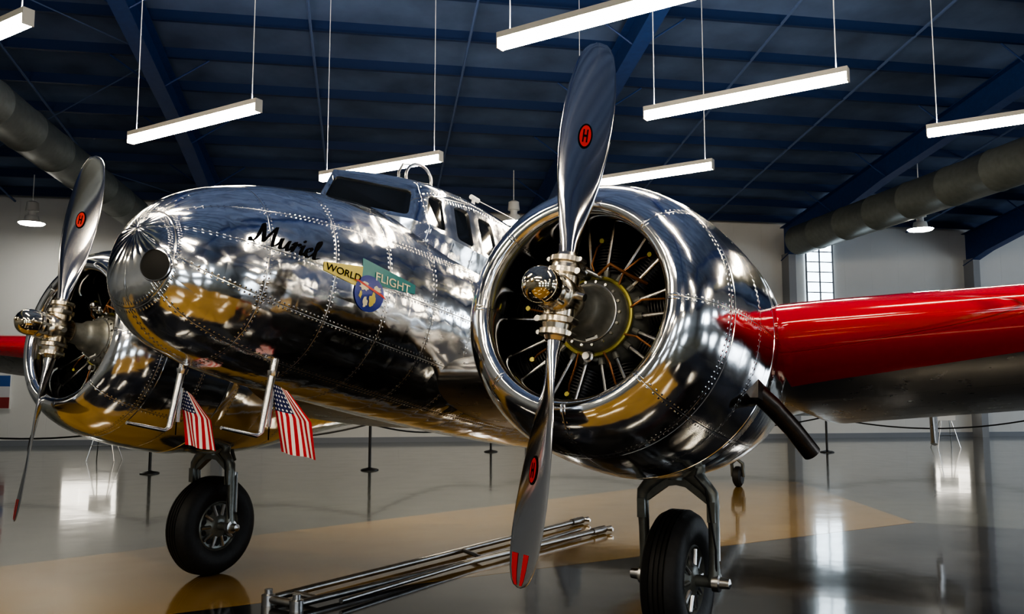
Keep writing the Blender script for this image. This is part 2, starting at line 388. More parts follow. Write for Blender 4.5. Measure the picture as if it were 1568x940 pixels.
def blade(mb,y0,ang,lower):
    """blade direction in y-z plane; ang measured from +z toward +y"""
    d=Vector((0,math.sin(ang),math.cos(ang))); tq=Vector((0,-math.cos(ang),math.sin(ang)))
    X=Vector((1,0,0)); O=Vector((0,y0,0)); n=28; rings=[]
    def frame(i):
        b=math.radians(bbt[i]); cd=tq*math.cos(b)+X*math.sin(b); nd=X*math.cos(b)-tq*math.sin(b); return cd,nd
    for i,r in enumerate(brad):
        cd,nd=frame(i); k=min(1,max(0,(r-.2)/.3))
        ring=[]
        for j in range(n):
            a=2*pi*j/n; cx=math.cos(a)*.5*bch[i]; ty=math.sin(a)*.5*bth[i]*(1+.25*k*math.cos(a))
            if k>0 and math.sin(a)<0: ty*=1-.6*k
            ring.append(O+d*r+cd*cx+nd*ty)
        rings.append(ring)
    mb.loft(rings,0,True,True,True)
    if lower:  # red strips: a reflection painted onto the face of the lower tip
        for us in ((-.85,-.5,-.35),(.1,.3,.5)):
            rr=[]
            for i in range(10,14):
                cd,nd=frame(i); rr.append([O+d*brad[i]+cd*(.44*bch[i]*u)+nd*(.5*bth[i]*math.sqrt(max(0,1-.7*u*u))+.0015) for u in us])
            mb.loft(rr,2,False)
    def face(r,u,off):
        cd1=np.interp(r,brad,bch);t1=np.interp(r,brad,bth);b=math.radians(np.interp(r,brad,bbt))
        cd=tq*math.cos(b)+X*math.sin(b); nd=X*math.cos(b)-tq*math.sin(b)
        cc=2*u/cd1; return O+d*r+cd*u+nd*(.5*t1*math.sqrt(max(0,1-cc*cc))*(1+.25*cc)+off)
    rc=.84
    for rx,rz,mi,off in ((.037,.068,1,.003),(.029,.058,2,.005)):
        mb.add([face(rc,0,off)]+[face(rc+rz*math.sin(a),rx*math.cos(a),off) for a in [2*pi*k/28 for k in range(28)]],[(0,k+1,(k+1)%28+1) for k in range(28)],mi)
    for u0,u1,z0,z1 in ((-.013,-.006,-.035,.035),(.006,.013,-.035,.035),(-.013,.013,-.006,.006)):
        mb.add([face(rc+z0,u0,.007),face(rc+z0,u1,.007),face(rc+z1,u1,.007),face(rc+z1,u0,.007)],[(0,1,2,3)],1)
def engine(sg,tag,pa):
    y0=HS*sg
    m=MB()
    n=96
    def circ(x,r): return [Vector((x,y0+r*math.cos(2*pi*j/n),r*math.sin(2*pi*j/n))) for j in range(n)]
    m.loft([circ(x,r) for x,r in cowlprof],0)
    m.loft([circ(-.34,.50),circ(-.5,.66),circ(-1.115,.74)],1)
    m.obj('engine_cowling_'+tag,[M_cowl,M_dk],AP,ang=40)
    m=MB()
    NT=cr(nprof,5)
    def npt(r,ph):
        v=secpt(r[0],r[1],r[2],r[3],ph,.97); v.y+=y0; return v
    m.loft([[npt(r,2*pi*j/n) for j in range(n)] for r in NT],0,True,True,True)
    m.obj('engine_nacelle_'+tag,[M_cowl],AP,ang=60)
    # --- radial engine
    m=MB(); O=Vector((0,y0,0))
    m.lathe([(-.85,.27),(-.50,.27),(-.45,.25),(-.42,.215),(-.40,.20),(-.36,.195),(-.33,.178),(-.305,.15),(-.27,.128),(-.22,.115),(-.2,.10),(-.18,.085),(-.1,.075),(-.05,.06)],O,(1,0,0),0,48)
    m.torus(O+Vector((-.385,0,0)),(1,0,0),.208,.012,1,60,8)
    m.torus(O+Vector((-.31,0,0)),(1,0,0),.155,.006,2,60,8)
    m.loft([circ(-.80,.02),circ(-.80,.70)],3)
    for k in range(18):
        a=2*pi*k/18; d=Vector((0,math.cos(a),math.sin(a))); m.lathe([(0,.008),(.014,.008),(.014,0)],O+d*.170+Vector((-.328,0,0)),(1,0,0),2,8)
    for k in range(9):
        a=pi/2+2*pi*k/9; d=Vector((0,math.cos(a),math.sin(a))); t=Vector((0,-math.sin(a),math.cos(a))); X=Vector((1,0,0))
        pr=[(.24,.08)]
        r=.27
        while r<.49:
            pr+=[(r,.08),(r,.118),(r+.006,.118),(r+.006,.08)]; r+=.017
        m.lathe(pr,O+Vector((-.58,0,0)),d,4,22)
        pr=[(.49,.10)]; r=.50
        while r<.64:
            pr+=[(r,.10),(r,.145),(r+.007,.145),(r+.007,.10)]; r+=.019
        pr+=[(.65,.08),(.66,0)]
        m.lathe(pr,O+Vector((-.58,0,0)),d,4,22)
        for s2 in (-1,1):
            p0=O+X*-.42+d*.215+t*(.04*s2); p1=O+X*-.41+d*.60+t*(.085*s2)
            m.tube(p0,p1,.0105,.0105,2,10); m.tube(p0,p0+(p1-p0)*.10,.018,.018,0,10)
            m.box(O+X*-.46+d*.60+t*(.09*s2),(.14,.06,.10),4,Matrix((X,t,d)).transposed())
        m.path([O+X*-.375+d*.21,O+X*-.36+d*.28+t*.02,O+X*-.39+d*.38+t*.01,O+X*-.45+d*.44],.006,5,6)
        m.tube(O+X*-.42+d*.43,O+X*-.50+d*.45,.014,.014,1,8)
    m.lathe([(0,.035),(.09,.035),(.1,.025),(.12,.02)],O+Vector((-.40,-.05,.23)),(1,0,0),2,16,True,True)
    m.sphere(O+Vector((-.27,-.05,.25)),.03,2)
    m.tube(O+Vector((-.33,.06,.19)),O+Vector((-.30,-.10,.27)),.012,.012,2)
    m.path([O+Vector((-.30,.05,.20)),O+Vector((-.26,.13,.24)),O+Vector((-.34,.20,.20)),O+Vector((-.45,.26,.18))],.009,5,8)
    m.lathe([(0,.03),(.08,.03),(.085,.02),(.11,.02)],O+Vector((-.42,.0,-.225)),(1,0,0),2,14,True,True)
    pl=Matrix.Rotation(math.radians(15),3,'X')
    m.box(O+Vector((-.292,.03,-.115)),(.006,.065,.07),6,pl)
    for k in range(4): m.box(O+Vector((-.288,.03,-.094-.014*k)),(.004,.05,.005),3,pl)
    m.obj('radial_engine_'+tag,[M_case,M_brass,M_steel,M_blk,M_fin,M_cop,M_white],AP,ang=30)
    # --- propeller
    m=MB()
    a=math.radians(pa)
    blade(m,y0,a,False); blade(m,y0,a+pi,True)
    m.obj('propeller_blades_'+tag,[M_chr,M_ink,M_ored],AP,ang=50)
    m=MB()
    m.lathe([(-.12,.06),(-.09,.085),(-.07,.098),(.07,.098),(.085,.09),(.10,.075),(.115,.075),(.12,.088),(.14,.092),(.155,.084),(.16,.084)],O,(1,0,0),0,40,True)
    m.lathe([(.16,.08),(.175,.092),(.22,.093),(.25,.086),(.275,.07),(.292,.05),(.302,.025),(.305,.012),(.315,.012),(.317,0)],O,(1,0,0),1,40)
    for k in range(8):
        b=2*pi*k/8; m.lathe([(.1,.012),(.165,.012),(.17,0)],O+Vector((0,.083*math.cos(b),.083*math.sin(b))),(1,0,0),2,8)
    for q in (a,a+pi):
        d=Vector((0,math.sin(q),math.cos(q)))
        m.lathe([(.0,.08),(.10,.078),(.11,.092),(.135,.092),(.14,.075),(.165,.07),(.17,.085),(.195,.085),(.20,.06),(.22,.05)],O,d,0,32)
        for s2 in (-1,1):
            t=Vector((0,-math.cos(q),math.sin(q)))
            m.tube(O+d*.12+t*.09*s2+Vector((-.02,0,0)),O+d*.12+t*.09*s2+Vector((.05,0,0)),.016,.016,2,10)
            m.tube(O+d*.185+t*.085*s2+Vector((-.03,0,0)),O+d*.185+t*.085*s2+Vector((.03,0,0)),.012,.012,2,10)
    m.tube(O+Vector((.02,-.10,.06)),O+Vector((.03,.14,-.02)),.02,.02,2)
    m.obj('propeller_hub_'+tag,[M_hub,pm('hub_dome_'+tag,(.75,.66,.5),.1,1),M_steel],AP,ang=35)
    # --- exhaust stack
    m=MB()
    p=[Vector((-.97,y0+.70*sg,-.30)),Vector((-1.06,y0+.76*sg,-.36)),Vector((-1.18,y0+.84*sg,-.46)),Vector((-1.30,y0+.92*sg,-.58))]
    m.path(p,[.05,.052,.05,.05],0,20,False); m.path(p,[.044]*4,1,20,False)
    m.box((-.98,y0+.70*sg,-.27),(.26,.08,.16),0)
    m.obj('exhaust_pipe_'+tag,[M_exh,M_blk],AP)
engine(1,'port',4.6); engine(-1,'starboard',0.2)
# ------------------------------------------------------------------ landing gear (horizontal frame)
RW=.42; WD=-1.505; WY=2.105
def gear(sg,tag):
    y0=WY*sg; C=Vector((WD,y0,RW)); Y=Vector((0,1,0))
    m=MB()
    w=.125
    pr=[(-.085,.20),(-.11,.235),(-w,.30),(-.118,.36),(-.095,.395),(-.06,.412)]
    for g in (-.045,-.015,.015,.045): pr+=[(g-.006,.418),(g-.004,.408),(g+.004,.408),(g+.006,.418)]
    pr+=[(.06,.412),(.095,.395),(.118,.36),(w,.30),(.11,.235),(.085,.20)]
    m.lathe(pr,C,Y,0,64)
    for s2 in (1,-1):
        m.lathe([(.088*s2,.215),(.10*s2,.20),(.075*s2,.19),(.065*s2,.13),(.085*s2,.10),(.10*s2,.085),(.11*s2,.05),(.115*s2,0)],C,Y,1,40)
        for k in range(10):
            a=2*pi*k/10; d=Vector((math.cos(a),0,math.sin(a)))
            m.tube(C+d*.09+Y*(.088*s2),C+d*.185+Y*(.085*s2),.016,.013,2,8)
            m.lathe([(0,.022),(.003*s2,.022),(.003*s2,0)],C+Vector((math.cos(a+.314),0,math.sin(a+.314)))*.15+Y*(.074*s2),Y*1.0,3,12)
    m.obj('main_wheel_'+tag,[M_rub,M_grygear,M_steel,M_blk],AP,T=TG,ang=35)
    m=MB()
    m.tube(C-Y*.26,C+Y*.26,.035,.035,0,16)
    for s2 in (1,-1): m.lathe([(0,.055),(.04,.055),(.045,.035),(.10,.03),(.11,.0)],C+Y*(.215*s2),Y*s2,1,16,True)
    top=C+Vector((.0,0,.66))
    for s2 in (1,-1):
        m.path([top+Vector((0,.02*s2,.02)),top+Vector((0,.10*s2,-.03)),top+Vector((.01,.18*s2,-.09)),top+Vector((.01,.222*s2,-.14)),top+Vector((.01,.228*s2,-.20)),C+Vector((0,.225*s2,.30)),C+Vector((0,.222*s2,.12)),C+Vector((0,.22*s2,0))],[.055,.05,.044,.042,.038,.033,.032,.045],0,14)
        m.box(C+Vector((.02,.225*s2,.42)),(.07,.05,.12),0)
        m.tube(C+Vector((-.05,.235*s2,.46)),C+Vector((-.05,.235*s2,.12)),.012,.012,1,8)
        m.path([top+Vector((-.04,.03*s2,.10)),top+Vector((-.09,.10*s2,.02)),top+Vector((-.06,.19*s2,-.10))],.016,0,8)
        m.lathe([(0,.02),(.01,.02),(.01,0)],C+Vector((.0,.25*s2,.45)),Y*s2,1,10)
        m.add([top+Vector((.03,0,-.0)),top+Vector((.03,.20*s2,-.13)),top+Vector((.03,.20*s2,-.20)),top+Vector((.03,.06*s2,-.10)),top+Vector((.03,0,-.09)),top+Vector((-.03,0,-.0)),top+Vector((-.03,.20*s2,-.13)),top+Vector((-.03,.20*s2,-.20)),top+Vector((-.03,.06*s2,-.10)),top+Vector((-.03,0,-.09))],[(0,1,2,3,4),(9,8,7,6,5),(0,1,6,5),(1,2,7,6),(2,3,8,7),(3,4,9,8)],0)
    m.tube(top+Vector((0,0,-.06)),top+Vector((-.01,0,.12)),.06,.055,0,20)
    m.lathe([(0,.075),(.02,.075),(.02,.06),(.05,.06),(.05,.07),(.07,.07)],top+Vector((0,0,-.02)),(0,0,1),0,20,True,True)
    m.tube(top+Vector((-.01,0,.05)),top+Vector((-.06,0,.75)),.042,.042,1,20)
    m.tube(top+Vector((-.03,0,.22)),top+Vector((-.06,0,.75)),.062,.062,0,20)
    m.path([top+Vector((.06,0,.0)),top+Vector((.13,0,.12)),top+Vector((.03,0,.25))],.018,0,8)
    m.tube(top+Vector((-.02,.08,.16)),top+Vector((-.75,.12,.62)),.025,.025,0,10); m.tube(top+Vector((-.02,-.08,.16)),top+Vector((-.75,-.12,.62)),.025,.025,0,10)
    m.path([top+Vector((.05,.04,.30)),top+Vector((.10,.08,.05)),top+Vector((.06,.2,-.10)),C+Vector((.05,.25,.2)),C+Vector((.02,.24,.05))],.006,2,6)
    m.obj('landing_gear_leg_'+tag,[M_grygear,M_steel,M_blk],AP,T=TG,ang=35)
gear(1,'port'); gear(-1,'starboard')
m=MB(); C=Vector((-10.6,0,.17))
m.lathe([(-.06,.07),(-.07,.12),(-.04,.165),(0,.17),(.04,.165),(.07,.12),(.06,.07),(.05,0)],C,(0,1,0),0,32,True)
m.path([C+Vector((0,.09,0)),C+Vector((.05,.09,.22)),C+Vector((.1,0,.3)),C+Vector((.15,0,.85))],.03,1)
m.path([C+Vector((0,-.09,0)),C+Vector((.05,-.09,.22)),C+Vector((.1,0,.3))],.03,1)
m.obj('tail_wheel',[M_rub,M_grygear],AP,T=TG)
# ------------------------------------------------------------------ pitot masts (airplane parts) and flags
m=MB()
masts=[]
for x0,y0 in ((.13,.33),(.24,-.30)):
    a=Vector((x0,y0,-.30)); b=a+Vector((.02,0,-.42))
    m.tube(a,b,.024,.016,0,16); m.path([b+Vector((0,0,.05)),b+Vector((0,0,.0)),b+Vector((.03,0,-.02)),b+Vector((.28,0,-.01))],[.014,.014,.013,.010],0,12)
    m.lathe([(0,.035),(.02,.03),(.03,.026)],a+Vector((0,0,-.07)),(0,0,-1),0,16,True)
    m.tube(a+Vector((-.02,0,-.18)),a+Vector((-.03,0,-.38)),.012,.012,0,8)
    masts.append((a,b))
m.obj('pitot_masts',[M_pitot],AP)
def flag_mat():
    m,nt,b=newmat('flag_cloth'); q=N(nt)
    uv=nt.nodes.new('ShaderNodeUVMap'); sp=nt.nodes.new('ShaderNodeSeparateXYZ'); nt.links.new(uv.outputs[0],sp.inputs[0]); u,v=sp.outputs[0],sp.outputs[1]
    st=q.m('LESS_THAN',q.m('MODULO',q.m('MULTIPLY',v,13),2),1)
    can=q.m('MULTIPLY',q.m('LESS_THAN',u,.4),q.m('GREATER_THAN',v,6/13))
    fu=q.m('SUBTRACT',q.m('FRACT',q.m('MULTIPLY',u,6/.4)),.5); fv=q.m('SUBTRACT',q.m('FRACT',q.m('MULTIPLY',q.m('SUBTRACT',v,6/13),5/(7/13))),.5)
    star=q.m('LESS_THAN',q.m('ADD',q.m('MULTIPLY',fu,fu),q.m('MULTIPLY',fv,fv)),.06)
    def mix(f,a,b_):
        n=nt.nodes.new('ShaderNodeMix'); n.data_type='RGBA'; nt.links.new(f,n.inputs['Factor'])
        for k,x in (('A',a),('B',b_)):
            if isinstance(x,tuple): n.inputs[k].default_value=x
            else: nt.links.new(x,n.inputs[k])
        return n.outputs['Result']
    c1=mix(st,(.85,.83,.8,1),(.55,.008,.015,1)); c2=mix(star,(.008,.015,.10,1),(.75,.75,.75,1)); c=mix(can,c1,c2)
    nt.links.new(c,b.inputs['Base Color']); b.inputs['Roughness'].default_value=.7
    return m
M_flag=flag_mat()
def flag(pole_top_local,scale,lean,ph):
    """small stick flag hanging from the mast; built in world axes"""
    W=MA@pole_top_local
    o=empty('flag'); o.location=W
    across=P*.8+F*-.35; across.normalize(); nrm=across.cross(Zv).normalized()
    me=bpy.data.meshes.new('cloth'); nu,nv=26,18; vs=[];fs=[];uvs=[]
    for i in range(nu+1):
        for j in range(nv+1):
            u=i/nu;v=j/nv
            d=Vector((0,0,-1))*(u*.40*scale*(1-.10*v))+across*((1-v)*.20*scale*(.45+.55*min(1,u*2.2))+lean*u)
            d+=nrm*(.018*math.sin(9*v+ph+2*u)*(.3+u))+Vector((0,0,-1))*(.05*(1-v)*(1-u)) 
            vs.append(d)
            uvs.append((u,v))
    for i in range(nu):
        for j in range(nv):
            a=i*(nv+1)+j; fs.append((a,a+1,a+nv+2,a+nv+1))
    me.from_pydata([tuple(v) for v in vs],[],fs); ul=me.uv_layers.new(name='UVMap')
    for l in me.loops: ul.data[l.index].uv=uvs[l.vertex_index]
    me.materials.append(M_flag)
    for p in me.polygons: p.use_smooth=True
    c=bpy.data.objects.new('cloth',me); COL.objects.link(c); c.parent=o
    mb=MB(); mb.tube((0,0,.06),tuple(Vector((0,0,-.30*scale))-across*.01),.004,.004,0,8); mb.sphere((0,0,.065),.008,1,10)
    s=mb.obj('stick',[M_ink,M_brass],o)
flag(masts[0][0]+Vector((-.02,-.02,-.13)),1.08,.06,0.)
flag(masts[1][0]+Vector((-.02,-.03,-.17)),.95,.05,1.4)
# ------------------------------------------------------------------ hangar
aw=math.atan(.17); E1=Vector((math.cos(aw),math.sin(aw),0)); E2=Vector((math.sin(aw),-math.cos(aw),0)); O0=Vector((0,27.6,0))
MW=Matrix(((E1.x,E2.x,0,O0.x),(E1.y,E2.y,0,O0.y),(0,0,1,0),(0,0,0,1)))
EAVE=7.55; SL=.149; RID=30.0; DEP=52.0; AL,AR=-27,30
def roofz(d): return EAVE+SL*d if d<RID else EAVE+SL*(2*RID-d)
def wallmat():
    m,nt,b=newmat('wall_panel_white'); tc=nt.nodes.new('ShaderNodeTexCoord'); q=N(nt)
    sp=nt.nodes.new('ShaderNodeSeparateXYZ'); nt.links.new(tc.outputs['Object'],sp.inputs[0])
    f=q.m('ABSOLUTE',q.m('SUBTRACT',q.m('FRACT',q.m('DIVIDE',q.m('ADD',sp.outputs[0],sp.outputs[1]),1.2)),.5))
    l=q.m('LESS_THAN',f,.012)
    n=nt.nodes.new('ShaderNodeTexNoise'); n.inputs['Scale'].default_value=.6; n.inputs['Detail'].default_value=6; nt.links.new(tc.outputs['Object'],n.inputs['Vector'])
    r=nt.nodes.new('ShaderNodeValToRGB'); r.color_ramp.elements[0].color=(.64,.64,.62,1); r.color_ramp.elements[1].color=(.75,.75,.73,1)
    nt.links.new(n.outputs['Fac'],r.inputs['Fac']); nt.links.new(r.outputs['Color'],b.inputs['Base Color']); b.inputs['Roughness'].default_value=.55
    bp=nt.nodes.new('ShaderNodeBump'); bp.invert=True; bp.inputs['Distance'].default_value=.01; nt.links.new(l,bp.inputs['Height']); nt.links.new(bp.outputs['Normal'],b.inputs['Normal'])
    return m
M_wall=wallmat()
def floormat(name,c0,c1,rough=.10):
    m,nt,b=newmat(name); tc=nt.nodes.new('ShaderNodeTexCoord'); q=N(nt)
    n=nt.nodes.new('ShaderNodeTexNoise'); n.inputs['Scale'].default_value=.9; n.inputs['Detail'].default_value=8; n.inputs['Distortion'].default_value=1.2; nt.links.new(tc.outputs['Object'],n.inputs['Vector'])
    r=nt.nodes.new('ShaderNodeValToRGB'); r.color_ramp.elements[0].color=(*c0,1); r.color_ramp.elements[1].color=(*c1,1); r.color_ramp.elements[0].position=.35; r.color_ramp.elements[1].position=.68
    nt.links.new(n.outputs['Fac'],r.inputs['Fac']); nt.links.new(r.outputs['Color'],b.inputs['Base Color'])
    n2=nt.nodes.new('ShaderNodeTexNoise'); n2.inputs['Scale'].default_value=2.3; n2.inputs['Detail'].default_value=7; nt.links.new(tc.outputs['Object'],n2.inputs['Vector'])
    nt.links.new(q.m('ADD',q.m('MULTIPLY',n2.outputs['Fac'],.14),rough-.04),b.inputs['Roughness'])
    b.inputs['Coat Weight'].default_value=.6; b.inputs['Coat Roughness'].default_value=.06
    n3=nt.nodes.new('ShaderNodeTexNoise'); n3.inputs['Scale'].default_value=1.7; nt.links.new(tc.outputs['Object'],n3.inputs['Vector'])
    bp=nt.nodes.new('ShaderNodeBump'); bp.inputs['Distance'].default_value=.004; bp.inputs['Strength'].default_value=.5; nt.links.new(n3.outputs['Fac'],bp.inputs['Height']); nt.links.new(bp.outputs['Normal'],b.inputs['Normal']); nt.links.new(bp.outputs['Normal'],b.inputs['Coat Normal'])
    return m
M_fg=floormat('floor_grey_epoxy',(.075,.083,.072),(.13,.138,.120)); M_ft=floormat('floor_tan_epoxy',(.29,.18,.045),(.39,.25,.075)); M_fb=floormat('floor_black_epoxy',(.005,.005,.006),(.04,.04,.042))
fl=MB(); fl.box(((AL+AR)/2,DEP/2,-.1),(AR-AL,DEP,.2)); f=fl.obj('floor',[M_fg],None,smooth=False,T=MW)
def inlay(name,pts,z,mat):
    mb=MB(); n=len(pts); mb.add([(x,y,z) for x,y in pts]+[(x,y,z-.004) for x,y in pts],[tuple(range(n))]+[(i,(i+1)%n,(i+1)%n+n,i+n) for i in range(n)]); return mb.obj(name,[mat],f,smooth=False)
inlay('tan_star_point',[(-10.5,2.3),(3.1,15.0),(5.0,15.0),(4.86,10.39),(-8.5,2.65)],.003,M_ft)
inlay('black_star_point',[(-8.5,2.64),(4.86,10.38),(14,6.0),(10,2.5),(-3,.6)],.003,M_fb)
inlay('tan_star_point_near',[(-3.2,2.6),(-.2,4.0),(2.4,3.1),(2,-2),(-3.0,-2)],.006,M_ft)
M_blueb=pm('blue_steel_paint',(.03,.07,.22),.45,noise=.1); M_bluep=pm('purlin_blue',(.016,.042,.13),.5)
M_ins=pm('roof_insulation',(.12,.175,.30),.75,noise=.3,nscale=.8)
def wall(name,a0,a1,d0,d1,z):
    mb=MB(); mb.box(((a0+a1)/2,(d0+d1)/2,z/2),(abs(a1-a0),abs(d1-d0),z)); return mb.obj(name,[M_wall],None,smooth=False,T=MW)
wall('wall_back',AL,AR,-.25,0,EAVE); wall('wall_left',AL-.25,AL,-.25,DEP+.25,12.2); wall('wall_right',AR,AR+.25,-.25,DEP+.25,12.2); wall('wall_front',AL,AR,DEP,DEP+.25,roofz(DEP)+.3)
mb=MB()
for d0,d1 in ((-.25,RID),(RID,DEP+.25)):
    mb.add([(AL-.25,d0,roofz(d0)),(AR+.25,d0,roofz(d0)),(AR+.25,d1,roofz(d1)),(AL-.25,d1,roofz(d1)),(AL-.25,d0,roofz(d0)+.2),(AR+.25,d0,roofz(d0)+.2),(AR+.25,d1,roofz(d1)+.2),(AL-.25,d1,roofz(d1)+.2)],[(0,1,2,3),(4,5,6,7),(0,1,5,4),(1,2,6,5),(2,3,7,6),(3,0,4,7)])
ceil=mb.obj('ceiling',[M_ins],None,smooth=False,T=MW)
mb=MB()
d=.5
while d<DEP:
    z=roofz(d)
    mb.box(((AL+AR)/2,d,z-.12),(AR-AL,.03,.24)); mb.box(((AL+AR)/2,d+.04,z-.235),(AR-AL,.09,.015))
    d+=1.4
mb.obj('purlins',[M_bluep],ceil,smooth=False,T=MW)
mb=MB(); fr=[-18.3,-9.1,.55,9.7,16.8,25.5]
for a in fr:
    L=[0,1.2,6,14,22,RID]; dp=[1.15,.95,.65,.7,.8,.6]
    for s in (0,1):
        for i in range(5):
            d0,d1=L[i],L[i+1]; z0,z1=roofz(d0)-.24,roofz(d1)-.24
            if s: d0,d1=2*RID-d0,2*RID-d1
            if s and d0>DEP and d1>DEP: continue
            w=.16
            for zz0,zz1,hw,t in ((z0,z1,w,.02),(z0-dp[i],z1-dp[i+1],w,.02)):
                mb.add([(a-hw,d0,zz0),(a+hw,d0,zz0),(a+hw,d1,zz1),(a-hw,d1,zz1),(a-hw,d0,zz0-t),(a+hw,d0,zz0-t),(a+hw,d1,zz1-t),(a-hw,d1,zz1-t)],[(0,1,2,3),(4,5,6,7),(0,1,5,4),(1,2,6,5),(2,3,7,6),(3,0,4,7)])
            mb.add([(a-.01,d0,z0),(a-.01,d1,z1),(a-.01,d1,z1-dp[i+1]),(a-.01,d0,z0-dp[i]),(a+.01,d0,z0),(a+.01,d1,z1),(a+.01,d1,z1-dp[i+1]),(a+.01,d0,z0-dp[i])],[(0,1,2,3),(4,5,6,7),(0,1,5,4),(2,3,7,6)])
    for d in (3.3,6.1,8.9,11.7):
        z=roofz(d)-.24
        for s in (-1,1): mb.tube((a+.1*s,d,z-.62),(a+1.0*s,d,z),.02,.02,0,6)
mb.obj('roof_frames',[M_blueb],ceil,smooth=False,T=MW)
mb=MB()
for a in fr: mb.box((a,.25,(EAVE-1.2)/2),(.26,.5,EAVE-1.2))
mb.obj('wall_columns',[pm('column_grey',(.30,.31,.33),.5)],None,smooth=False,T=MW)
mb=MB()
for k in range(len(fr)-1):
    for t in (.333,.667):
        a=fr[k]+(fr[k+1]-fr[k])*t
        mb.tube((a,0,roofz(0)-.24),(a,RID,roofz(RID)-.24),.032,.032,0,6)
    for d0 in (0,9,18):
        if k in (0,): 
            mb.tube((fr[k],d0,roofz(d0)-.3),(fr[k+1],d0+9,roofz(d0+9)-.3),.015,.015,0,6); mb.tube((fr[k+1],d0,roofz(d0)-.3),(fr[k],d0+9,roofz(d0+9)-.3),.015,.015,0,6)
mb.obj('roof_bridging',[pm('bridging_steel',(.12,.18,.34),.5)],ceil,smooth=False,T=MW)
# ducts
def duct(x,y,z,r,name):
    mb=MB(); p=Vector((x,y,z))
    s=p+E2*14; e=p-E2*((27.6-y)/math.cos(aw)*.93)
    L=(e-s).length; pr=[]
    k=0.0
    while k<L: pr+=[(k,r),(k+.02,r+.012),(k+.05,r+.012),(k+.07,r)]; k+=1.5
    pr+=[(L,r)]
    mb.lathe(pr,s,e-s,0,40,True,True)
    return mb.obj(name,[M_duct],None)
M_duct=pm('duct_galvanised',(.19,.21,.20),.45,.3,noise=.1)
duct(-8.94,14.3,6.45,.42,'ventilation_duct'); duct(10.9,17.2,6.45,.48,'ventilation_duct')
# back-wall window, then unseen glowing panels added for light
M_glow=pm('daylight_glazing',(.7,.75,.8),.3,emit=(.8,.9,1),es=5)  # emission of the added out-of-view panels
M_win1=pm('daylight_glass_block',(.7,.75,.8),.3,emit=(.75,.9,1),es=2.2)
M_frame=pm('window_frame_grey',(.25,.27,.3),.5)
mb=MB()
wx,z0,z1=10.95,2.9,7.2
mb.box((wx,.03,(z0+z1)/2),(1.0,.06,z1-z0),0)
for k in range(13): mb.box((wx,.07,z0+(z1-z0)*k/12),(1.02,.04,.035),1)
for k in (-.5,0,.5): mb.box((wx+k,.07,(z0+z1)/2),(.05,.05,z1-z0),1)
mb.obj('window_1',[M_win1,M_frame],None,smooth=False,T=MW)
def glow_panel(name,c,wdir,w_,h_):
    mb=MB()
    def bx(u,z,su,sz,t,mi,o=0):
        if wdir=='a': mb.box((c[0]+u,c[1]-o,c[2]+z),(su,t,sz),mi)
        else: mb.box((c[0]-o,c[1]+u,c[2]+z),(t,su,sz),mi)
    bx(0,0,w_,h_,.06,0)
    for k in range(5): bx(-w_/2+w_*k/4,0,.08,h_,.05,1,.05)
    for k in range(5): bx(0,-h_/2+h_*k/4,w_,.06,.05,1,.05)
    mb.obj(name,[M_glow,M_frame],None,smooth=False,T=MW)
for i,ax in enumerate((-14,-5,4,13)): glow_panel('window_%d'%(i+2),(ax,DEP-.04,3.6),'a',3.4,3.0)  # behind the camera, added for highlights on the metal
for i,dx_ in enumerate((6,15,24,33,42)): glow_panel('window_%d'%(i+6),(AR-.04,dx_,3.9),'d',4.6,3.4)  # unseen right wall: panels added to brighten the fuselage side
# posters and lit displays on back wall
def poster(a,z,w,h,cols):
    mb=MB(); mb.box((a,.03,z),(w+.06,.05,h+.06),0)
    n=len(cols)-1
    for i in range(n): mb.box((a,.06,z+h/2-h*(i+.5)/n),(w,.02,h/n),i+1)
    mats=[M_white]+[pm('poster_ink',c,.35) for c in cols[1:]]
    return mb.obj('poster',mats,None,smooth=False,T=MW)
poster(-15.6,1.9,1.1,1.6,[0,(.35,.03,.04),(.7,.7,.7),(.05,.12,.35),(.6,.6,.62),(.3,.05,.05)])
M_box=pm('lightbox_face',(.9,.88,.82),.3,emit=(1,.93,.8),es=1.3)
for a,z,w_,h_ in ((-12.7,1.6,1.5,1.0),(15.7,1.5,1.3,.9)):
    mb=MB(); mb.box((0,.07,0),(w_+.08,.10,h_+.08),0); mb.box((0,.13,0),(w_,.02,h_),1)
    for k in (-1,0,1): mb.box((k*w_/3.2,.145,0),(w_*.26,.01,h_*.8),2)
    o=mb.obj('lit_display_panel',[M_frame,M_box,M_box],None,smooth=False)
    o.matrix_world=Matrix.Translation(MW@Vector((a,.02,z)))@Matrix((( E1.x,E2.x,0,0),(E1.y,E2.y,0,0),(0,0,1,0),(0,0,0,1)))
mb=MB(); mb.box(((AL+AR)/2,.02,.08),(AR-AL,.04,.16)); mb.obj('baseboard_back',[M_frame],None,smooth=False,T=MW)
